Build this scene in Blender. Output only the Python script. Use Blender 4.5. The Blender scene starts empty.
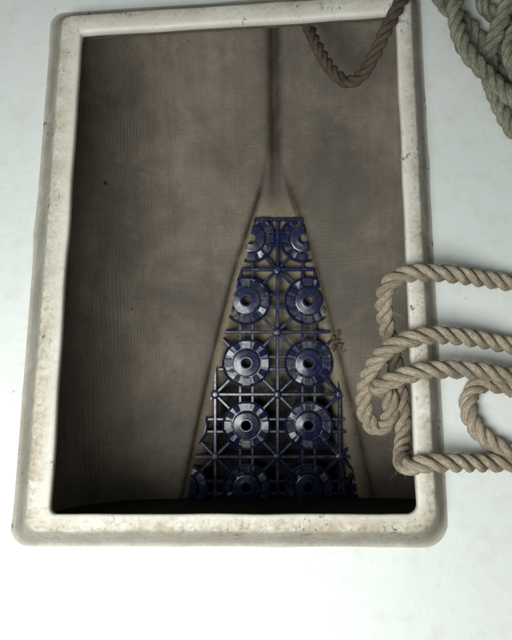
import bpy, bmesh, math, random
from mathutils import Vector, Matrix, Euler, noise

# ------------------------------------------------------------------ camera
F = 720.0                      # focal length in photograph pixels (512 x 640)
scene = bpy.context.scene
COL = scene.collection
EUL = Euler((math.radians(13.6), math.radians(1.5), math.radians(-0.21)), 'XYZ')
ROT = EUL.to_matrix()
CAM = Vector((0.0356, 0.01675, 0.6511))
cam = bpy.data.cameras.new('camera')
cam.sensor_fit = 'VERTICAL'
cam.sensor_height = 24.0
cam.lens = 24.0 * F / 640.0
cam.clip_start = 0.01
cam.clip_end = 50
camo = bpy.data.objects.new('camera', cam)
camo.location = CAM
camo.rotation_euler = EUL
COL.objects.link(camo)
scene.camera = camo

# ------------------------------------------------------------------ light
w = bpy.data.worlds.new('World')
scene.world = w
w.use_nodes = True
bg = w.node_tree.nodes['Background']
bg.inputs[0].default_value = (0.84, 0.95, 0.92, 1)
bg.inputs[1].default_value = 0.15
lamp = bpy.data.lights.new('overhead_lamp', 'AREA')
lamp.shape = 'RECTANGLE'
lamp.size = 0.50
lamp.size_y = 0.46
lamp.energy = 9.8
lamp.color = (0.97, 1.0, 0.975)
lo = bpy.data.objects.new('overhead_lamp', lamp)
lo.location = (-0.24, -0.25, 0.70)
lo.rotation_euler = (Vector((-0.08, 0.02, -0.05)) - lo.location).to_track_quat('-Z', 'Y').to_euler()
COL.objects.link(lo)
vs = scene.view_settings
vs.view_transform = 'Standard'
vs.look = 'None'
vs.exposure = 0.0
vs.gamma = 1.0

random.seed(7)
LIP = 0.0            # top of the hatch coaming
DECK = -0.022        # top of the deck

# ------------------------------------------------------------------ helpers
def ray(x, y):
    return ROT @ Vector(((x - 256) / F, -(y - 320) / F, -1.0))
def at(x, y, z):                      # pixel -> point on the horizontal plane z
    d = ray(x, y)
    return CAM + d * ((z - CAM.z) / d.z)
ZMAT = 0.88
def onmat(x, y, up=0.0):              # pixel -> point on the sloping mat plane
    return CAM + ray(x, y) * (ZMAT - up)
def link(name, mesh, mat=None, parent=None, smooth=True):
    o = bpy.data.objects.new(name, mesh)
    COL.objects.link(o)
    if mat and not mesh.materials:
        mesh.materials.append(mat)
    if parent:
        o.parent = parent
    if smooth:
        mesh.polygons.foreach_set('use_smooth', [True] * len(mesh.polygons))
    return o
def pyd(name, v, f, mat=None, parent=None, smooth=True):
    me = bpy.data.meshes.new(name)
    me.from_pydata([tuple(p) for p in v], [], f)
    me.update()
    return link(name, me, mat, parent, smooth)
def bmo(name, bm, mat=None, parent=None, smooth=False):
    me = bpy.data.meshes.new(name)
    bmesh.ops.recalc_face_normals(bm, faces=bm.faces)
    bm.to_mesh(me)
    bm.free()
    return link(name, me, mat, parent, smooth)
def tag(o, label=None, cat=None, group=None, kind=None):
    if label: o['label'] = label
    if cat: o['category'] = cat
    if group: o['group'] = group
    if kind: o['kind'] = kind
    return o
def empty(name, loc=(0, 0, 0)):
    o = bpy.data.objects.new(name, None)
    o.location = loc
    o.empty_display_size = 0.02
    COL.objects.link(o)
    return o
def catmull(P, step):
    P = [Vector(p) for p in P]
    Q = [P[0] * 2 - P[1]] + P + [P[-1] * 2 - P[-2]]
    out = []
    for i in range(1, len(Q) - 2):
        p0, p1, p2, p3 = Q[i - 1:i + 3]
        # centripetal
        t0 = 0; t1 = t0 + max((p1 - p0).length, 1e-5) ** .5
        t2 = t1 + max((p2 - p1).length, 1e-5) ** .5
        t3 = t2 + max((p3 - p2).length, 1e-5) ** .5
        n = max(4, int((p2 - p1).length / step * 4))
        for k in range(n):
            t = t1 + (t2 - t1) * k / n
            A1 = p0 * ((t1 - t) / (t1 - t0)) + p1 * ((t - t0) / (t1 - t0))
            A2 = p1 * ((t2 - t) / (t2 - t1)) + p2 * ((t - t1) / (t2 - t1))
            A3 = p2 * ((t3 - t) / (t3 - t2)) + p3 * ((t - t2) / (t3 - t2))
            B1 = A1 * ((t2 - t) / (t2 - t0)) + A2 * ((t - t0) / (t2 - t0))
            B2 = A2 * ((t3 - t) / (t3 - t1)) + A3 * ((t - t1) / (t3 - t1))
            out.append(B1 * ((t2 - t) / (t2 - t1)) + B2 * ((t - t1) / (t2 - t1)))
    out.append(P[-1])
    # uniform resample
    res = [out[0]]
    acc = 0
    for a, b in zip(out, out[1:]):
        L = (b - a).length
        while L > 1e-9 and acc + L >= step:
            a = a.lerp(b, (step - acc) / L)
            L = (b - a).length
            acc = 0
            res.append(a)
        acc += L
    return res
def smooth_path(p, n):
    for _ in range(n):
        p = [p[0]] + [(p[i - 1] + p[i] * 2 + p[i + 1]) / 4 for i in range(1, len(p) - 1)] + [p[-1]]
    return p
def frames(p):
    T = [(p[min(i + 1, len(p) - 1)] - p[max(i - 1, 0)]).normalized() for i in range(len(p))]
    n = T[0].orthogonal().normalized()
    N = []
    for t in T:
        n = (n - t * n.dot(t)).normalized()
        N.append(n)
    return T, N
def interp(tab, y):
    if y <= tab[0][1]: return tab[0][0]
    for (x0, y0), (x1, y1) in zip(tab, tab[1:]):
        if y <= y1:
            return x0 + (x1 - x0) * (y - y0) / (y1 - y0)
    return tab[-1][0]

# ------------------------------------------------------------------ materials
class NT:
    def __init__(self, name):
        self.m = bpy.data.materials.new(name)
        self.m.use_nodes = True
        self.t = self.m.node_tree
        self.b = self.t.nodes['Principled BSDF']
    def n(self, typ, **kw):
        nd = self.t.nodes.new(typ)
        for k, v in kw.items():
            if k.startswith('i_'):
                key = k[2:]
                key = int(key) if key.isdigit() else key.replace('_', ' ')
                s = nd.inputs[key]
                if hasattr(v, 'is_output'): self.t.links.new(v, s)
                else: s.default_value = v
            else:
                setattr(nd, k, v)
        return nd
    def ramp(self, src, stops):
        r = self.n('ShaderNodeValToRGB', i_0=src)
        e = r.color_ramp.elements
        while len(e) < len(stops): e.new(0.5)
        for q, (p, c) in zip(e, stops):
            q.position = p
            q.color = (c, c, c, 1) if isinstance(c, (int, float)) else (*c, 1)
        return r.outputs[0]
    def mix(self, f, a, b, mode='MIX'):
        m = self.n('ShaderNodeMix', data_type='RGBA', blend_type=mode)
        for s, v in ((m.inputs[0], f), (m.inputs[6], a), (m.inputs[7], b)):
            if hasattr(v, 'is_output'): self.t.links.new(v, s)
            elif isinstance(v, tuple): s.default_value = (*v, 1)
            else: s.default_value = v
        return m.outputs[2]
    def math(self, op, a, b=0.0, clamp=False):
        m = self.n('ShaderNodeMath', operation=op, use_clamp=clamp)
        for s, v in ((m.inputs[0], a), (m.inputs[1], b)):
            if hasattr(v, 'is_output'): self.t.links.new(v, s)
            else: s.default_value = v
        return m.outputs[0]
    def noise(self, vec, scale, detail=4, rough=.55, dist=0):
        return self.n('ShaderNodeTexNoise', i_Vector=vec, i_Scale=scale, i_Detail=detail, i_Roughness=rough, i_Distortion=dist).outputs[0]
    def obj(self):
        return self.n('ShaderNodeTexCoord').outputs['Object']
    def map(self, vec, sc=(1, 1, 1), loc=(0, 0, 0), rot=(0, 0, 0)):
        return self.n('ShaderNodeMapping', i_Vector=vec, i_Scale=sc, i_Location=loc, i_Rotation=rot).outputs[0]
    def attr(self, name):
        return self.n('ShaderNodeAttribute', attribute_name=name)
    def bump(self, h, strength, dist, prev=None):
        b = self.n('ShaderNodeBump', i_Height=h, i_Strength=strength, i_Distance=dist)
        if prev is not None: self.t.links.new(prev, b.inputs['Normal'])
        return b.outputs[0]
    def set(self, color=None, rough=None, normal=None, spec=None):
        for k, v in (('Base Color', color), ('Roughness', rough), ('Normal', normal), ('Specular IOR Level', spec)):
            if v is None: continue
            if hasattr(v, 'is_output'): self.t.links.new(v, self.b.inputs[k])
            elif isinstance(v, tuple): self.b.inputs[k].default_value = (*v, 1)
            else: self.b.inputs[k].default_value = v
        return self.m

def mat_deck():
    t = NT('deck_gelcoat')
    o = t.obj()
    big = t.noise(o, 5, 3)
    fine = t.noise(o, 60, 5)
    c = t.mix(t.ramp(big, [(.3, 0), (.7, 1)]), (.71, .755, .73), (.79, .80, .785))
    c = t.mix(t.math('MULTIPLY', t.ramp(fine, [(.50, 0), (.75, 1)]), .35), c, (.60, .59, .55))
    # scuffs: thin stretched noise
    sc = t.noise(t.map(o, (30, 260, 1), rot=(0, 0, .5)), 1, 3, .6)
    c = t.mix(t.math('MULTIPLY', t.ramp(sc, [(.68, 0), (.74, 1)]), .35), c, (.5, .49, .46))
    # specks
    v = t.n('ShaderNodeTexVoronoi', i_Vector=t.mix(.012, o, t.n('ShaderNodeTexNoise', i_Vector=o, i_Scale=160.0, i_Detail=3.0).outputs['Color']), i_Scale=34.0)
    sp = t.math('MULTIPLY', t.ramp(v.outputs['Distance'], [(.02, 1), (.055, 0)]),
                t.ramp(v.outputs['Color'], [(.72, 0), (.76, 1)]))
    c = t.mix(t.math('MULTIPLY', sp, .75), c, (.24, .22, .18))
    nrm = t.bump(t.noise(o, 14, 3), .25, .004)
    sm = t.ramp(t.noise(o, 11, 6, .7, .8), [(.52, 0), (.72, 1)])
    c = t.mix(t.math('MULTIPLY', sm, .16), c, (.56, .56, .51))
    nrm = t.bump(t.noise(o, 120, 3), .22, .0012, nrm)
    nrm = t.bump(t.noise(o, 420, 3), .14, .0006, nrm)
    r = t.ramp(fine, [(.3, .34), (.7, .5)])
    return t.set(c, r, nrm, .4)

def mat_coaming():
    t = NT('coaming_gelcoat')
    o = t.obj()
    d = t.attr('profile').outputs['Fac']       # 0 inner edge .. 1 outer foot
    c = t.mix(t.ramp(t.noise(o, 16, 4), [(.35, 0), (.7, 1)]), (.78, .755, .69), (.72, .67, .575))
    # yellow-brown weathering on the worn outer half
    wz = t.ramp(d, [(.12, .2), (.40, .85), (.8, 1), (1, .3)])
    yy = t.n('ShaderNodeSeparateXYZ', i_0=o).outputs[1]
    wz = t.math('MULTIPLY', wz, t.ramp(yy, [(.0, 1), (.5, .55)]))
    st = t.ramp(t.noise(o, 38, 7, .68, .6), [(.34, 0), (.62, 1)])
    c = t.mix(t.math('MULTIPLY', t.math('MULTIPLY', st, wz), .92), c, (.41, .345, .24))
    sme = t.ramp(t.noise(o, 12, 6, .7, 1.2), [(.42, 0), (.66, 1)])
    c = t.mix(t.math('MULTIPLY', t.math('MULTIPLY', sme, wz), .8), c, (.30, .235, .14))
    st2 = t.ramp(t.noise(o, 210, 7, .75), [(.48, 0), (.60, 1)])
    c = t.mix(t.math('MULTIPLY', t.math('MULTIPLY', st2, wz), .7), c, (.25, .21, .145))
    # grey grime on the outer slope
    g = t.ramp(d, [(.48, 0), (.60, .85), (.90, .95), (1, .45)])
    c = t.mix(t.math('MULTIPLY', g, t.ramp(t.noise(o, 25, 4), [(.2, .6), (.65, .97)])), c, (.235, .22, .185))
    # black mould specks in clusters
    clus = t.ramp(t.noise(o, 22, 2), [(.545, 0), (.62, 1)])
    ms = t.ramp(t.noise(t.map(o, (1, .6, 1)), 210, 4, .75), [(.56, 0), (.62, 1)])
    c = t.mix(t.math('MULTIPLY', t.math('MULTIPLY', clus, ms), .85), c, (.075, .06, .04))
    ms2 = t.ramp(t.noise(o, 190, 2, .6), [(.72, 0), (.76, 1)])
    c = t.mix(t.math('MULTIPLY', ms2, .7), c, (.10, .085, .06))
    nrm = t.bump(t.noise(o, 60, 4), .35, .0015)
    nrm = t.bump(t.noise(o, 500, 4), .18, .0007, nrm)
    r = t.ramp(st, [(0, .40), (1, .7)])
    return t.set(c, r, nrm, .4)

def mat_hull(floor=False):
    t = NT('stained_locker_floor' if floor else 'raw_glassfibre')
    o = t.obj()
    nz = t.n('ShaderNodeTexNoise', i_Vector=o, i_Scale=6.0, i_Detail=3.0)
    wv = t.mix(.014, o, nz.outputs['Color'])
    w1 = t.n('ShaderNodeTexWave', i_Vector=wv, i_Scale=96.0, i_Distortion=.5, i_Detail=2.0, bands_direction='X').outputs[1]
    w2 = t.n('ShaderNodeTexWave', i_Vector=wv, i_Scale=72.0, i_Distortion=1.2, i_Detail=2.0, bands_direction='Y').outputs[1]
    weave = t.math('MULTIPLY', w1, t.math('ADD', t.math('MULTIPLY', w2, .6), .4))
    patch = t.ramp(t.noise(o, 9, 4, .6), [(.44, .0), (.64, 1)])
    weave = t.math('MULTIPLY', weave, patch)
    base = t.mix(t.ramp(t.noise(o, 7, 6, .62, .5), [(.32, 0), (.68, 1)]), (.095, .079, .062), (.232, .194, .153))
    base = t.mix(t.ramp(t.noise(o, 34, 8, .74, .6), [(.46, 0), (.70, .45)]), base, (.085, .068, .052))
    base = t.mix(t.ramp(t.noise(o, 15, 8, .72, 1.0), [(.52, 0), (.68, .38)]), base, (.30, .255, .205))
    stv = t.noise(t.map(o, (55, 4, 4)), 1, 5, .65, .3)
    base = t.mix(t.ramp(stv, [(.48, 0), (.70, .42)]), base, (.105, .084, .063))
    base = t.mix(t.math('MULTIPLY', weave, .22), base, (.40, .35, .29))
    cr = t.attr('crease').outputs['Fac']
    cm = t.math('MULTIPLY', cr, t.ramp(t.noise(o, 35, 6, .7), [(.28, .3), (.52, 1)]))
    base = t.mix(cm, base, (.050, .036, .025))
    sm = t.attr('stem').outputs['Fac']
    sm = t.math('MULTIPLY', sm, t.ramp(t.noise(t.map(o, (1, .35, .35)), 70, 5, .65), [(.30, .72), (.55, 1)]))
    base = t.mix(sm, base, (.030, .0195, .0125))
    if floor:
        bg_ = t.math('MULTIPLY', t.attr('beige').outputs['Fac'], t.ramp(t.noise(o, 25, 5, .65), [(.3, .3), (.7, 1)]))
        base = t.mix(bg_, base, (.30, .25, .165))
        base = t.mix(t.math('MULTIPLY', t.ramp(t.noise(o, 75, 5, .7), [(.54, 0), (.68, .8)]), t.attr('beige').outputs['Fac']), base, (.085, .065, .038))
        sl = t.math('ADD', t.attr('trough_shade').outputs['Fac'], t.math('MULTIPLY', t.math('SUBTRACT', t.noise(o, 45, 5, .65), .5), .8))
        base = t.mix(t.ramp(sl, [(.35, 0), (.6, 1)]), base, (.018, .015, .011))  # shade below the lower mat rows, painted into the floor colour
    s = t.ramp(t.noise(t.map(o, (240, 90, 90), rot=(0, 0, .6)), 1, 3, .6), [(.72, 0), (.77, .8)])
    base = t.mix(s, base, (.07, .055, .042))
    sp = t.ramp(t.noise(o, 170, 3, .6), [(.71, 0), (.75, .8)])
    base = t.mix(sp, base, (.06, .048, .036))
    nrm = t.bump(t.noise(o, 14, 4), .20, .005)
    nrm = t.bump(t.noise(o, 95, 6, .7), .40, .0022, nrm)
    nrm = t.bump(weave, .30, .0008, nrm)
    nrm = t.bump(t.noise(o, 380, 5, .65), .45, .0010, nrm)
    return t.set(base, .60, nrm, .3)

def mat_simple(name, c1, c2, scale, rough, bump=.3, bd=.001, spec=.4):
    t = NT(name)
    o = t.obj()
    c = t.mix(t.ramp(t.noise(o, scale, 5, .6), [(.3, 0), (.7, 1)]), c1, c2)
    return t.set(c, rough, t.bump(t.noise(o, scale * 3, 4), bump, bd), spec)

def mat_plastic():
    t = NT('navy_plastic')
    o = t.obj()
    dust = t.ramp(t.noise(o, 90, 5, .65), [(.42, 0), (.75, 1)])
    c = t.mix(t.math('MULTIPLY', dust, .25), (.007, .012, .052), (.075, .078, .105))
    silt = t.ramp(t.noise(o, 34, 6, .72, .5), [(.52, 0), (.70, .55)])
    c = t.mix(silt, c, (.115, .098, .075))
    r = t.math('ADD', t.ramp(t.noise(o, 160, 4, .6), [(.3, .15), (.7, .29)]), t.math('MULTIPLY', silt, .35))
    nrm = t.bump(t.noise(o, 260, 3), .15, .0006)
    return t.set(c, r, nrm, .6)

def mat_rope(name, c1, c2, dirt):
    t = NT(name)
    fa = t.attr('fibre').outputs['Vector']
    o = t.obj()
    f1 = t.noise(t.map(fa, (7, 7, 22)), 1, 4, .65)
    f2 = t.noise(t.map(fa, (18, 18, 50)), 1, 3, .6)
    c = t.mix(t.ramp(f1, [(.34, 0), (.62, 1)]), c1, c2)
    c = t.mix(t.ramp(t.noise(o, 45, 4), [(.45, 0), (.75, .75)]), c, dirt)
    c = t.mix(t.ramp(f2, [(.55, 0), (.72, .55)]), c, tuple(x * .45 for x in c1))
    nrm = t.bump(f1, .8, .0011)
    nrm = t.bump(f2, .6, .0005, nrm)
    return t.set(c, .78, nrm, .2)

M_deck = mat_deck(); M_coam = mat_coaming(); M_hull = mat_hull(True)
M_bulk = mat_simple('bulkhead_shade_black', (.012, .011, .010), (.022, .02, .018), 40, .7, spec=.1)  # near-black colour stands in for the shadow under the aft rim
M_plas = mat_plastic()
M_rope = mat_rope('hemp_rope', (.17, .132, .09), (.62, .53, .405), (.22, .175, .12))
M_rope_d = mat_rope('dark_brown_rope', (.062, .046, .033), (.165, .128, .094), (.045, .033, .024))  # darker brown than the tan rope, along its whole length
M_rope_g = mat_rope('weathered_rope', (.075, .075, .048), (.40, .39, .30), (.065, .067, .038))
M_leaf = mat_simple('dry_leaf', (.085, .06, .03), (.20, .155, .08), 200, .7)
M_black = mat_simple('black_grit', (.012, .01, .009), (.03, .026, .02), 200, .6)

# ------------------------------------------------------------------ coaming and deck
QUAD = [at(81, 32, 0), at(49, 514, 0), at(418, 514, 0), at(396, 12, 0)]      # TL BL BR TR (counter-clockwise)
SIDE = [1.30, .94, 1.0, 1.36]        # width factor of left, bottom, right, top sides
def loop(off, rads, z, nc=9, ne=26, wob=0.0):
    n = 4
    lines = []
    for i in range(n):
        a, b = QUAD[i], QUAD[(i + 1) % n]
        d = (b - a).xy.normalized()
        nn = Vector((d.y, -d.x))                       # outward of a counter-clockwise polygon
        lines.append((a.xy + nn * off * SIDE[i], d))
    cs = []
    for i in range(n):
        (p, d), (q, e) = lines[i - 1], lines[i]
        den = d.x * e.y - d.y * e.x
        s = ((q - p).x * e.y - (q - p).y * e.x) / den
        cs.append(p + d * s)
    pts = []
    for i in range(n):
        c = cs[i]; r = rads[i]
        d0 = lines[i - 1][1]; d1 = lines[i][1]
        a = c - d0 * r; b = c + d1 * r
        arc = []
        for k in range(nc):
            t = k / (nc - 1)
            # circular-ish blend
            th = t * math.pi / 2
            arc.append(a + d0 * r * math.sin(th) + d1 * r * (1 - math.cos(th)))
        pts += arc
        nxt = cs[(i + 1) % n] - d1 * rads[(i + 1) % n]
        for k in range(1, ne):
            pts.append(b.lerp(nxt, k / ne))
    out = []
    for p in pts:
        v = Vector((p.x, p.y, z))
        if wob:
            q = Vector((p.x * 22, p.y * 22, 3.1))
            v += Vector((noise.noise(q), noise.noise(q + Vector((9, 4, 2))), .5 * noise.noise(q + Vector((1, 7, 5))))) * wob
        out.append(v)
    return out
# (offset, z, inner corner share, profile parameter)
prof = [(.0120, -.036, 0, 0), (.0115, -.0125, 0, 0), (.0012, -.0105, 0, 0), (.0, -.0085, 0, 0), (.0, -.0045, 0, .0), (.0003, -.0016, 0, .03), (.0013, -.0004, .03, .08),
        (.0034, .0, .1, .14), (.0085, .0002, .3, .28), (.0138, .0001, .55, .42), (.0154, -.0008, .65, .50), (.0171, -.0032, .75, .58),
        (.0194, -.0076, .82, .66), (.0216, -.0126, .9, .74), (.0238, -.0172, .95, .82), (.0260, -.0203, 1, .88), (.0284, -.0216, 1.05, .94), (.0312, -.0221, 1.1, 1.0),
        (.0345, -.0229, 1.1, 1.0), (.0345, -.036, 1.1, 1.0)]
RIN = [.003, .0065, .0095, .003]
ROUT = [.014, .016, .022, .016]
rings = []
for (d, z, s, pp) in prof:
    rings.append(loop(d, [a + (b - a) * min(s, 1.1) for a, b in zip(RIN, ROUT)], z, wob=.0011 if z > -.02 else .0006))
nl = len(rings[0])
V = [p for r in rings for p in r]
Fc = []
R_ = len(rings)
for i in range(R_):
    j = (i + 1) % R_
    for k in range(nl):
        k2 = (k + 1) % nl
        Fc.append((i * nl + k, i * nl + k2, j * nl + k2, j * nl + k))
co = pyd('hatch_coaming', V, Fc, M_coam)
a = co.data.attributes.new('profile', 'FLOAT', 'POINT')
a.data.foreach_set('value', [prof[i][3] for i in range(R_) for k in range(nl)])
bm = bmesh.new(); bm.from_mesh(co.data); bmesh.ops.recalc_face_normals(bm, faces=bm.faces); bm.to_mesh(co.data); bm.free()
tag(co, 'raised white hatch rim with brown stains and mould specks around the open locker', 'hatch rim')

hole = loop(.0305, ROUT, DECK)
X0, X1, Y0, Y1 = -.95, .95, -.75, 1.25
cx, cy = 0.0, .24
def outer(p):
    d = Vector((p.x - cx, p.y - cy))
    s = min((X1 - cx) / d.x if d.x > 0 else (X0 - cx) / d.x if d.x < 0 else 9e9,
            (Y1 - cy) / d.y if d.y > 0 else (Y0 - cy) / d.y if d.y < 0 else 9e9)
    return Vector((cx + d.x * s, cy + d.y * s, p.z))
V = []; Fc = []
TH = .008
lv = [(0, 0), (.25, 0), (1, 0), (1, -TH), (0, -TH)]
for (s, dz) in lv:
    for p in hole:
        q = p.lerp(outer(p), s)
        V.append(Vector((q.x, q.y, DECK + dz)))
for i in range(len(lv)):
    j = (i + 1) % len(lv)
    for k in range(nl):
        k2 = (k + 1) % nl
        Fc.append((i * nl + k, i * nl + k2, j * nl + k2, j * nl + k))
dk = pyd('deck', V, Fc, M_deck, smooth=False)
bm = bmesh.new(); bm.from_mesh(dk.data); bmesh.ops.recalc_face_normals(bm, faces=bm.faces); bm.to_mesh(dk.data); bm.free()
tag(dk, kind='structure')

# ------------------------------------------------------------------ hull, floor, bulkhead
UNDER = DECK - TH - .0005
leftc = [(269.5, 142), (267, 165), (261, 192), (252, 220), (240, 252), (229, 292), (214, 352), (198, 425), (184, 490), (172, 545)]
rightc = [(280, 142), (283, 165), (291, 192), (300, 219), (311, 250), (322, 292), (337, 350), (354, 420), (370, 490), (383, 545)]
EL = [(255, 217), (250, 235), (244, 262), (238, 276), (232, 300), (231, 318), (224, 332), (221, 350), (218, 375), (211, 392), (209, 415), (202, 440), (195, 455), (190, 480), (186, 512)]
ER = [(302, 217), (306, 240), (312, 265), (318, 280), (324, 305), (326, 325), (330, 332), (333, 360), (338, 385), (343, 400), (345, 425), (349, 455), (354, 475), (361, 512)]
def to_px(p):
    q = ROT.transposed() @ (p - CAM)
    return 256 + F * q.x / -q.z, 320 - F * q.y / -q.z
def sstep(a, b, x):
    t = min(1.0, max(0.0, (x - a) / (b - a)))
    return t * t * (3 - 2 * t)
def table(tab, y):
    tab = sorted(tab)
    if y <= tab[0][0]: return tab[0][1]
    for (y0, x0), (y1, x1) in zip(tab, tab[1:]):
        if y <= y1:
            return x0 + (x1 - x0) * (y - y0) / (y1 - y0)
    return tab[-1][1]
CH = .0065                                     # half width of the channel down the stem
lw = [(onmat(x, y).y, onmat(x, y).x) for x, y in leftc]
rw = [(onmat(x, y).y, onmat(x, y).x) for x, y in rightc]
YA = max(lw)[0]                                # where the floor has narrowed to the stem channel
m0, m1 = onmat(277, 200), onmat(277, 480)
SL_M = (m0.z - m1.z) / (m0.y - m1.y)
def base_z(y):
    z = m0.z + SL_M * (min(y, YA) - m0.y) - .0055
    d = max(0.0, y - YA)
    return z + SL_M * d + .36 * d * d / (d + .10)
XC = (onmat(274.7, 160).x)
sheer = [(-.10, .265), (.04, .26), (.17, .252), (.31, .242), (.46, .226), (.58, .19), (.67, .13), (.76, .07)]
rowsV = []
NY, NF, NS = 210, 26, 56
V = []; Fc = []
AT = {'crease': [], 'stem': [], 'beige': [], 'trough_shade': []}
for i in range(NY + 1):
    y = -.075 + (.735 + .075) * i / NY
    ys_ = [y + d_ for d_ in (-.03, -.02, -.01, 0, .01, .02, .03)]
    xl = sum(min(table(lw, q), XC - CH) if q < YA else XC - CH for q in ys_) / 7
    xr = sum(max(table(rw, q), XC + CH) if q < YA else XC + CH for q in ys_) / 7
    xsL = .022 - .88 * table(sheer, y); xsR = .022 + 1.22 * table(sheer, y)
    zb = base_z(y)
    H = max(.004, UNDER - zb)
    onfloor = 1 - sstep(YA - .10, YA + .01, y)           # 1 on the floor, 0 up the stem
    row = []
    for k in range(NS, 0, -1): row.append((-1, (k / NS) ** 1.5))
    for k in range(NF + 1): row.append((0, k / NF))
    for k in range(1, NS + 1): row.append((1, (k / NS) ** 1.5))
    for kind, t in row:
        if kind == 0:
            x = xl + (xr - xl) * t
            d = -min(x - xl, xr - x)
            z = zb
        else:
            lim, edge = (xsL, xl) if kind < 0 else (xsR, xr)
            x = edge + (lim - edge) * t
            d = abs(x - edge)
            a, pw = (.84, 4.6) if kind < 0 else (.64, 4.4)
            z = zb + H * ((1 - a) * t ** 1.25 + a * t ** pw)
            z -= .0 if t > .98 else .0012 * noise.noise(Vector((x * 9, y * 9, 0))) * min(1, t * 5)
        p = Vector((x, y, z))
        px, py = to_px(p)
        # ditch along the crease, channel down the stem
        p.z -= onfloor * .0035 * math.exp(-(d / .0028) ** 2)
        cw = abs(x - (xl + xr) / 2)
        p.z -= (1 - onfloor) * .0055 * math.exp(-(cw / .0068) ** 2)
        ins = min(px - interp(EL, py), interp(ER, py) - px) if py > 216 else -9
        if onfloor > .3:
            g_ = min(1.0, max(0.0, (ins - 1) / 13))
            p.z -= g_ * (.006 + .045 * min(1, max(0, (py - 216) / 280)))
        V.append(p)
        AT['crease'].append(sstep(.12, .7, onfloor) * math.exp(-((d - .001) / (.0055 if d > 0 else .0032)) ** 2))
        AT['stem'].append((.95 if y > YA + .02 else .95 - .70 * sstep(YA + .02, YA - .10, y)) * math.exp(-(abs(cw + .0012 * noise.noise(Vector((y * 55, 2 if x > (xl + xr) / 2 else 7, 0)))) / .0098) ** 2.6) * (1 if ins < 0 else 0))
        AT['beige'].append(sstep(.6, 1, onfloor) * sstep(.004, -.004, d) * .75)
        AT['trough_shade'].append(min(1, max(0, (ins - 2) / 12)) * min(1, max(0, (py - 300) / 110)) * .72)  # mask of the painted shade in the trough, stronger towards aft
NC = 2 * NS + NF + 1
for i in range(NY):
    for k in range(NC - 1):
        a_ = i * NC + k
        Fc.append((a_, a_ + 1, a_ + NC + 1, a_ + NC))
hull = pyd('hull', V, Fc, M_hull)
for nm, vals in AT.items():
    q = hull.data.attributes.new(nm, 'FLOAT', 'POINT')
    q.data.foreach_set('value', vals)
tag(hull, kind='structure')
VL = V
HULL = V

# aft bulkhead, leaning slightly, closing the locker under the lower edge of the hatch
foot = onmat(277, 497).y
bm = bmesh.new()
ys = [(-.006, -.0365), (foot + .004, -.33)]
vv = []
for x in (-.60, .60):
    for (y, z) in ((ys[0][0], ys[0][1]), (ys[1][0], ys[1][1]), (ys[1][0] - .012, ys[1][1]), (ys[0][0] - .012, ys[0][1])):
        vv.append(bm.verts.new((x, y, z)))
for f in ((0, 1, 2, 3), (7, 6, 5, 4), (0, 4, 5, 1), (1, 5, 6, 2), (2, 6, 7, 3), (3, 7, 4, 0)):
    bm.faces.new([vv[i] for i in f])
bk = bmo('bulkhead', bm, M_bulk)
tag(bk, kind='structure')

# ------------------------------------------------------------------ plastic mat
K = ZMAT / F
ORG = onmat(277.5, 394.5)
mat = empty('drainage_mat')
mat.matrix_world = Matrix.Translation(ORG) @ ROT.to_4x4()
tag(mat, 'dark blue openwork plastic drainage mat cut to a wedge on the locker floor', 'mat')
PT = 62.5
def lm(x, y, z=0.0):                       # pixel in the mat plane -> mat-local metres
    return Vector(((x - 277.5) * K, -(y - 394.5) * K, z))
def clip(bm):
    if not bm.verts: return False
    ysr = [394.5 - v.co.y / K for v in bm.verts]
    y0, y1 = min(ysr), max(ysr)
    if y1 - y0 < 6: y0 -= 3; y1 += 3
    cuts = []
    for tab, sg in ((EL, -1), (ER, 1)):
        a = lm(interp(tab, y0), y0); b = lm(interp(tab, y1), y1)
        d = (b - a).normalized()
        cuts.append((a, Vector((-d.y, d.x, 0)) * (1 if sg > 0 else -1)))
    cuts.append((lm(277, 217.5), Vector((0, 1, 0))))
    cuts.append((lm(277, 503), Vector((0, -1, 0))))
    for pco, nn in cuts:
        r = bmesh.ops.bisect_plane(bm, geom=bm.verts[:] + bm.edges[:] + bm.faces[:], plane_co=pco, plane_no=nn, clear_outer=True, dist=1e-6)
        ed = [e for e in r['geom_cut'] if isinstance(e, bmesh.types.BMEdge) and e.is_valid]
        if ed and bm.faces:
            try: bmesh.ops.holes_fill(bm, edges=ed, sides=0)
            except Exception: pass
        if len(bm.faces) < 4: return False
    xs = [v.co.x for v in bm.verts]; ys_ = [v.co.y for v in bm.verts]
    return max(max(xs) - min(xs), max(ys_) - min(ys_)) > 4 * K
def bar_bm(x0, y0, x1, y1, wpx, top, hgt):
    bm = bmesh.new()
    a = lm(x0, y0); b = lm(x1, y1)
    d = (b - a).normalized(); n = Vector((-d.y, d.x, 0)) * (wpx * K / 2)
    sec = [(-1, -hgt), (-1, -.0006), (-.6, 0), (.6, 0), (1, -.0006), (1, -hgt)]
    r = []
    for p in (a, b):
        r.append([bm.verts.new(p + n * s + Vector((0, 0, top + z))) for s, z in sec])
    for i in range(6):
        bm.faces.new((r[0][i], r[0][(i + 1) % 6], r[1][(i + 1) % 6], r[1][i]))
    bm.faces.new(r[0]); bm.faces.new(r[1][::-1])
    return bm
def add_bar(name, *a):
    bm = bar_bm(*a)
    if clip(bm): return bmo(name, bm, M_plas, mat)
    bm.free()
def prism(bm, poly, ztop, zbot):
    t = [bm.verts.new(Vector((x, y, z))) for (x, y), z in zip(poly, ztop)]
    b = [bm.verts.new(Vector((x, y, zbot))) for (x, y) in poly]
    bm.faces.new(t)
    bm.faces.new(b[::-1])
    n = len(poly)
    for i in range(n):
        bm.faces.new((t[i], b[i], b[(i + 1) % n], t[(i + 1) % n]))
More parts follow.
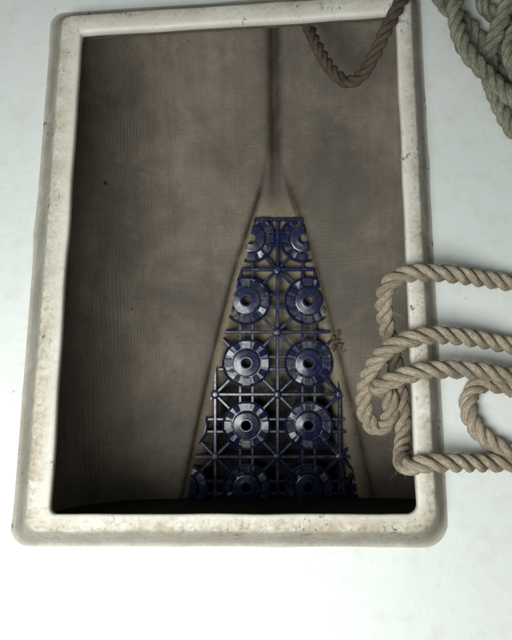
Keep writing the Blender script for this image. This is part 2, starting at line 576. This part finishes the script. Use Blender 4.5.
def lathe(bm, prof_, c, n=28):
    rs = []
    for r, z in prof_:
        rs.append([bm.verts.new(c + Vector((r * K * math.cos(2 * math.pi * k / n), r * K * math.sin(2 * math.pi * k / n), z))) for k in range(n)])
    m = len(rs)
    for i in range(m):
        j = (i + 1) % m
        for k in range(n):
            bm.faces.new((rs[i][k], rs[i][(k + 1) % n], rs[j][(k + 1) % n], rs[j][k]))
NODX = [277.5 + PT * i for i in (-2, -1, 0, 1, 2)]
NODY = [394.5 + PT * i for i in (-3, -2, -1, 0, 1, 2)]
DX = [277.5 + PT * (i + .5) for i in (-2, -1, 0, 1)]
DY = [394.5 + PT * (i + .5) for i in (-3, -2, -1, 0, 1)]
rnd = random.Random(4)
def jz(): return rnd.uniform(-.0003, .0003)
for y in NODY:
    for i in range(len(NODX) - 1):
        add_bar('bar', NODX[i] + 3.4, y, NODX[i + 1] - 3.4, y, 3.3, .0 + jz(), .008)
for x in NODX:
    for i in range(len(NODY) - 1):
        add_bar('bar', x, NODY[i] + 3.4, x, NODY[i + 1] - 3.4, 3.3, -.0012 + jz(), .007)
for x in DX:                                # twin straps between discs
    for y in DY:
        for s in (-6.2, 6.2):
            add_bar('strap', x + s, y + 22.8, x + s, y + PT - 22.8, 3.0, -.0024 + jz(), .0055)
            add_bar('strap', x + 22.8, y + s, x + PT - 22.8, y + s, 3.0, -.0024 + jz(), .0055)
add_bar('edge_bar', 250, 219.4, 305, 219.4, 3.0, -.0004, .008)
for x in NODX:
    for y in NODY:
        bm = bmesh.new()
        lathe(bm, [(.05, .0013), (2.2, .0012), (3.8, .0006), (4.6, -.0006), (4.6, -.0085), (.05, -.0085)], lm(x, y), 8)
        if clip(bm): bmo('knot', bm, M_plas, mat)
        else: bm.free()
        for sx in (-1, 1):
            for sy in (-1, 1):
                q = 1 / math.sqrt(2)
                add_bar('diagonal_bar', x + sx * 3.6 * q, y + sy * 3.6 * q, x + sx * 20.6 * q, y + sy * 20.6 * q, 3.0, -.0018 + jz(), .006)
def tooth_bm(c, ang, a0, a1, r0, r1, z0, z1, cardinal, tw=0.0):
    bm = bmesh.new()
    if cardinal:
        h = a0
        P = [(r0, -h), (r1, -h * 1.08), (r1, h * 1.08), (r0, h)]
        P = [(x * math.cos(ang) - y * math.sin(ang), x * math.sin(ang) + y * math.cos(ang)) for x, y in P]
    else:
        P = [(r0 * math.cos(a0), r0 * math.sin(a0)), (r1 * math.cos(a0), r1 * math.sin(a0)),
             (r1 * math.cos((a0 + a1) / 2), r1 * math.sin((a0 + a1) / 2)),
             (r1 * math.cos(a1), r1 * math.sin(a1)), (r0 * math.cos(a1), r0 * math.sin(a1))]
    Z = [z0, z1, z1, z0] if cardinal else [z0, z1, z1, z1, z0]
    poly = [(c.x + x * K, c.y + y * K) for x, y in P]
    if tw:
        Z = [z0 + tw, z1 + tw, z1, z1 - tw, z0 - tw]
    prism(bm, poly, Z, -.0089)
    return bm
for y in DY:
    for x in DX:
        if y == DY[0]: x += 5 if x < 277 else -5
        c = lm(x, y)
        bm = bmesh.new()                    # dished base plate with a raised outer rim
        lathe(bm, [(13.0, -.0088), (21.8, -.0088), (22.4, -.0012), (23.3, -.0004), (24.3, -.0012), (24.6, -.0105), (13.0, -.0105)], c, 36)
        if not clip(bm):
            bm.free(); continue
        disc = bmo('disc', bm, M_plas, mat, True)
        try: disc.data.set_sharp_from_angle(angle=math.radians(40))
        except Exception: pass
        bm = bmesh.new()
        lathe(bm, [(4.4, -.0085), (4.4, .0002), (5.2, .0008), (6.6, .0009), (7.4, .0007), (7.9, .0006), (12.2, .0003), (12.9, .0002), (13.7, -.0002), (14.0, -.0024), (14.0, -.0085)], c, 36)
        if clip(bm):
            hb = bmo('hub', bm, M_plas, disc, True)
            try: hb.data.set_sharp_from_angle(angle=math.radians(16))
            except Exception: pass
        else: bm.free()
        for q in range(4):
            ba = q * math.pi / 2
            for kind in (0, 1, 2):
                zt = rnd.uniform(-.0004, .0004)
                if kind == 0:
                    bm = tooth_bm(c, ba, 3.8, 0, 15.2, 22.0, -.0014 + zt, -.0012 + zt * 2, True)
                else:
                    s = math.radians(23 if kind == 1 else 51.5)
                    bm = tooth_bm(c, 0, ba + s, ba + s + math.radians(15.5), 15.4, 21.8, -.0018 + zt, -.0026 - zt, False, rnd.choice((-1, 1)) * rnd.uniform(.0003, .0009))
                if clip(bm): bmo('tooth', bm, M_plas, disc)
                else: bm.free()

# ------------------------------------------------------------------ ropes
def make_rope(name, pts, R, material, label, group, seed, fuzz=300, pitch=2.55):
    path = smooth_path(catmull([at(x, y, z) for x, y, z in pts], .0012), 10)
    T, N = frames(path)
    root = empty(name, (path[0].x, path[0].y, DECK))
    tag(root, label, 'rope', group)
    off = path[0].copy(); off.z = DECK
    rn = random.Random(seed)
    ph0 = rn.uniform(0, 6.28)
    step = .0012
    kk = 2 * math.pi / (pitch * 2 * R)
    nseg = 26
    rs = R * .505; ro = R * .54
    surf = []
    for sidx in range(3):
        V = []; A = []; Fc = []
        for i, p in enumerate(path):
            s = i * step
            b = T[i].cross(N[i])
            th = ph0 + sidx * 2 * math.pi / 3 + kk * s + .55 * noise.noise(Vector((s * 22, seed, 0)))
            rad = N[i] * math.cos(th) + b * math.sin(th)
            tan = b * math.cos(th) - N[i] * math.sin(th)
            loc = p + rad * ro * (1 + .05 * noise.noise(Vector((s * 60, sidx * 5, seed))))
            rr = rs * (1 + .07 * noise.noise(Vector((s * 90, sidx * 9 + 3, seed))))
            yn = noise.noise(Vector((s * 70, sidx * 11 + 5, seed)))
            for k in range(nseg):
                a = 2 * math.pi * k / nseg
                r2 = rr * (1 + .045 * math.cos(8 * (a + kk * .35 * s)) * (1 + .6 * yn) + .05 * noise.noise(Vector((math.cos(a) * 2, math.sin(a) * 2, s * 160 + sidx * 7))))
                V.append(loc + (rad * math.cos(a) * 1.0 + tan * math.sin(a) * 1.04) * r2 - off)
                a2 = a + kk * .35 * s
                A += [math.cos(a2), math.sin(a2), s * 14 + sidx * 3.7]
                if rn.random() < .03: surf.append((V[-1], T[i], (V[-1] + off - p).normalized()))
        for i in range(len(path) - 1):
            for k in range(nseg):
                k2 = (k + 1) % nseg
                Fc.append((i * nseg + k, i * nseg + k2, (i + 1) * nseg + k2, (i + 1) * nseg + k))
        Fc.append(tuple(range(nseg))[::-1]); Fc.append(tuple((len(path) - 1) * nseg + k for k in range(nseg)))
        o = pyd('strand', V, Fc, material, root)
        at_ = o.data.attributes.new('fibre', 'FLOAT_VECTOR', 'POINT')
        at_.data.foreach_set('vector', A)
    V = []; Fc = []
    for _ in range(fuzz):
        p, t, n = rn.choice(surf)
        d = (n * rn.uniform(.25, 1) + t * rn.choice((-1, 1)) * rn.uniform(.4, 1.2) + Vector((rn.gauss(0, .3), rn.gauss(0, .3), rn.gauss(0, .3)))).normalized()
        L = rn.uniform(.0022, .0065) if rn.random() < .85 else rn.uniform(.007, .015)
        bend = Vector((rn.gauss(0, 1), rn.gauss(0, 1), rn.gauss(0, 1))) * L * .25
        q = [p - n * .0005, p + d * L * .5 + bend * .4, p + d * L + bend]
        s1 = d.orthogonal().normalized(); s2 = d.cross(s1)
        b0 = len(V)
        for i, c in enumerate(q):
            r = (.00011, .00009, .00004)[i]
            for k in range(3):
                V.append(c + (s1 * math.cos(2.094 * k) + s2 * math.sin(2.094 * k)) * r)
        for i in range(2):
            for k in range(3):
                k2 = (k + 1) % 3
                Fc.append((b0 + i * 3 + k, b0 + i * 3 + k2, b0 + i * 3 + 3 + k2, b0 + i * 3 + 3 + k))
    fz = pyd('loose_fibres', V, Fc, material, root)
    fz['kind'] = 'stuff'
    return root

D0 = DECK + .0078
GRP = 'ropes at the hatch'
# three bights over the right-hand rim, all one rope
main = [(700, 470, D0), (600, 466, D0), (545, 464, D0), (500, 463, D0 + .002), (465, 463, .000), (440, 463, .0080), (424, 464, .0086), (411, 466, .004), (403, 464, -.012),
        (402, 452, -.032), (404, 430, -.044), (401, 400, -.046), (396, 370, -.044), (390, 342, -.036), (385.5, 322, -.026), (383.5, 302, -.012), (388, 285, .002), (404, 274.5, .0082), (428, 272.5, .0086),
        (452, 274.5, .003), (480, 278.5, -.007), (512, 283, D0), (560, 286, D0), (605, 295, D0), (625, 315, D0), (605, 338, D0), (560, 348, D0),
        (512, 345.5, -.010), (480, 339.5, -.004), (452, 336, .003), (430, 335.5, .0086), (407, 340, .0084), (388, 349, .003), (373, 366, -.014), (364.5, 390, -.032),
        (366, 416, -.043), (377, 429, -.046), (388, 421, -.043), (391, 406, -.040), (387, 393, -.034), (378.5, 387.5, -.022), (378, 387, -.008), (389, 381.5, .003), (408, 374.5, .0085), (430, 370.5, .0088),
        (455, 369.5, .0066), (480, 371.5, .0045), (505, 376, .003), (540, 381, -.004), (580, 386, D0), (605, 402, D0), (590, 418, D0), (555, 405, D0), (520, 391, D0),
        (497, 384.5, D0), (481, 384.5, D0), (471, 392.5, D0), (468, 406, D0), (472, 421, D0), (482, 435.5, D0), (496, 446, D0 + .0005), (512, 453.5, D0 + .006), (535, 460, D0 + .014), (580, 478, D0 + .006), (640, 520, D0), (720, 560, D0)]
make_rope('rope', main, .0082, M_rope, 'pale tan twisted rope looped three times over the right side of the rim', GRP, 11, 2200)
# rope dipping into the bow of the locker
dip = [(520, -120, D0), (470, -80, D0), (432, -45, D0 + .002), (412, -16, .004), (399, 5, .0082), (386, 30, -.001), (373, 57, -.018), (362, 75, -.032), (350, 82, -.040),
       (336, 75, -.045), (321, 54, -.049), (309, 28, -.052), (303, 10, -.053), (298, -12, -.052), (292, -45, -.050)]
make_rope('rope', dip, .0068, M_rope_d, 'single dark brown rope hanging in a V into the far end of the locker', GRP, 5, 500)
# heap on deck
U1 = DECK + .0235
heap = [(405, -90, D0), (424, -40, D0), (436, -10, D0), (446, 6, D0), (459, 17, D0), (471, 28, D0), (480, 42, D0), (489, 58, D0), (503, 78, D0), (525, 96, D0), (565, 96, D0), (585, 60, D0), (565, 15, D0),
        (538, 5, D0), (518, 20, D0), (509, 45, D0), (513, 72, D0), (535, 92, U1 - .002), (580, 110, U1), (625, 60, U1), (610, -20, U1), (560, -45, U1 + .008), (520, -25, U1 + .011), (507, 6, U1 + .010),
        (498, 28, U1 + .002), (490, 50, DECK + .012), (487, 68, D0 - .0005), (492, 87, D0), (500, 106, D0), (511, 127, D0), (526, 142, D0), (555, 165, D0), (590, 165, D0), (605, 150, D0), (585, 132, D0 + .004),
        (545, 118, U1 - .006), (515, 101, U1), (499, 86, U1), (483, 70, U1), (468, 53, U1), (459, 34, U1), (455.5, 10, U1), (457, -18, U1), (466, -40, U1 - .006), (478, -30, D0), (482, -8, D0), (487, 10, D0 + .003), (500, 18, D0 + .001), (530, 30, D0), (570, 40, D0), (600, 60, D0 + .004), (582, 92, U1), (545, 90, U1 + .005), (518, 74, U1 + .004), (510, 52, U1), (515, 30, U1 - .004), (535, 6, D0 + .010), (570, -20, D0 + .004)]
make_rope('rope', heap, .0083, M_rope_g, 'heap of greenish grey weathered rope tangled on the white deck', GRP, 23, 1600)
# ------------------------------------------------------------------ litter
rn = random.Random(3)
bm = bmesh.new()
base = onmat(337, 343, .001)
for i in range(16):
    c = base + Vector((rn.gauss(0, .0035), rn.gauss(0, .0060), rn.uniform(0, .003)))
    ax = Vector((rn.gauss(0, 1), rn.gauss(0, 1), rn.gauss(0, .4))).normalized()
    sd = ax.cross(Vector((0, 0, 1))).normalized()
    L = rn.uniform(.002, .006); wd = rn.uniform(.0008, .002)
    g = []
    for t, ww in ((-1, .1), (-.4, 1), (.4, .9), (1, .1)):
        row = []
        for s, z in ((-1, .0008), (0, -.0002), (1, .0008)):
            row.append(bm.verts.new(c + ax * L * t + sd * s * wd * ww + Vector((0, 0, z + .001 * t * t))))
        g.append(row)
    for a_ in range(3):
        for b_ in range(2):
            bm.faces.new((g[a_][b_], g[a_][b_ + 1], g[a_ + 1][b_ + 1], g[a_ + 1][b_]))
o = bmo('leaf_scrap', bm, M_leaf)
m = o.modifiers.new('thickness', 'SOLIDIFY'); m.thickness = .0005
tag(o, 'crumbled scrap of dry yellow brown leaf lying beside the blue mat', 'leaf')

# loose grit gathered along the creases beside the mat
rg = random.Random(19)
bm = bmesh.new()
cand = [p for p, c_, b_ in zip(HULL, AT['crease'], AT['beige']) if (c_ > .35 or b_ > .8) and 0.03 < p.y < .40]
side_ok = [p for p in cand if not (interp(EL, to_px(p)[1]) - 1 < to_px(p)[0] < interp(ER, to_px(p)[1]) + 1)]
for _ in range(150):
    p = rg.choice(side_ok)
    r = rg.uniform(.0004, .0013)
    mt = Matrix.Translation(p + Vector((rg.gauss(0, .0015), rg.gauss(0, .003), r * .5))) @ Euler((rg.uniform(0, 3), rg.uniform(0, 3), rg.uniform(0, 3))).to_matrix().to_4x4() @ Matrix.Diagonal((r, r * rg.uniform(.5, 1.6), r * .6, 1))
    bmesh.ops.create_icosphere(bm, subdivisions=1, radius=1, matrix=mt)
gr = bmo('grit', bm, M_leaf)
tag(gr, 'loose brown grit gathered along the floor creases beside the mat', 'grit', kind='stuff')

def hull_point(px, py, Vs, side):
    best = None
    d = ray(px, py).normalized()
    for p in Vs:
        q = p - CAM
        e = (q - d * q.dot(d)).length
        if best is None or e < best[0]: best = (e, p)
    return best[1]
p = hull_point(107, 183, VL, -1)
bm = bmesh.new()
bmesh.ops.create_icosphere(bm, subdivisions=2, radius=1)
for v in bm.verts:
    v.co = Vector((v.co.x * .0016, v.co.y * .0036, v.co.z * .0011)) * (1 + .5 * noise.noise(v.co * 2.2))
bmesh.ops.rotate(bm, verts=bm.verts, cent=(0, 0, 0), matrix=Matrix.Rotation(.6, 3, 'Z'))
bmesh.ops.translate(bm, verts=bm.verts, vec=p + Vector((0, 0, .0008)))
o = bmo('dirt_crumb', bm, M_black, None, True)
tag(o, 'small black crumb of dirt stuck on the left hull side', 'dirt')
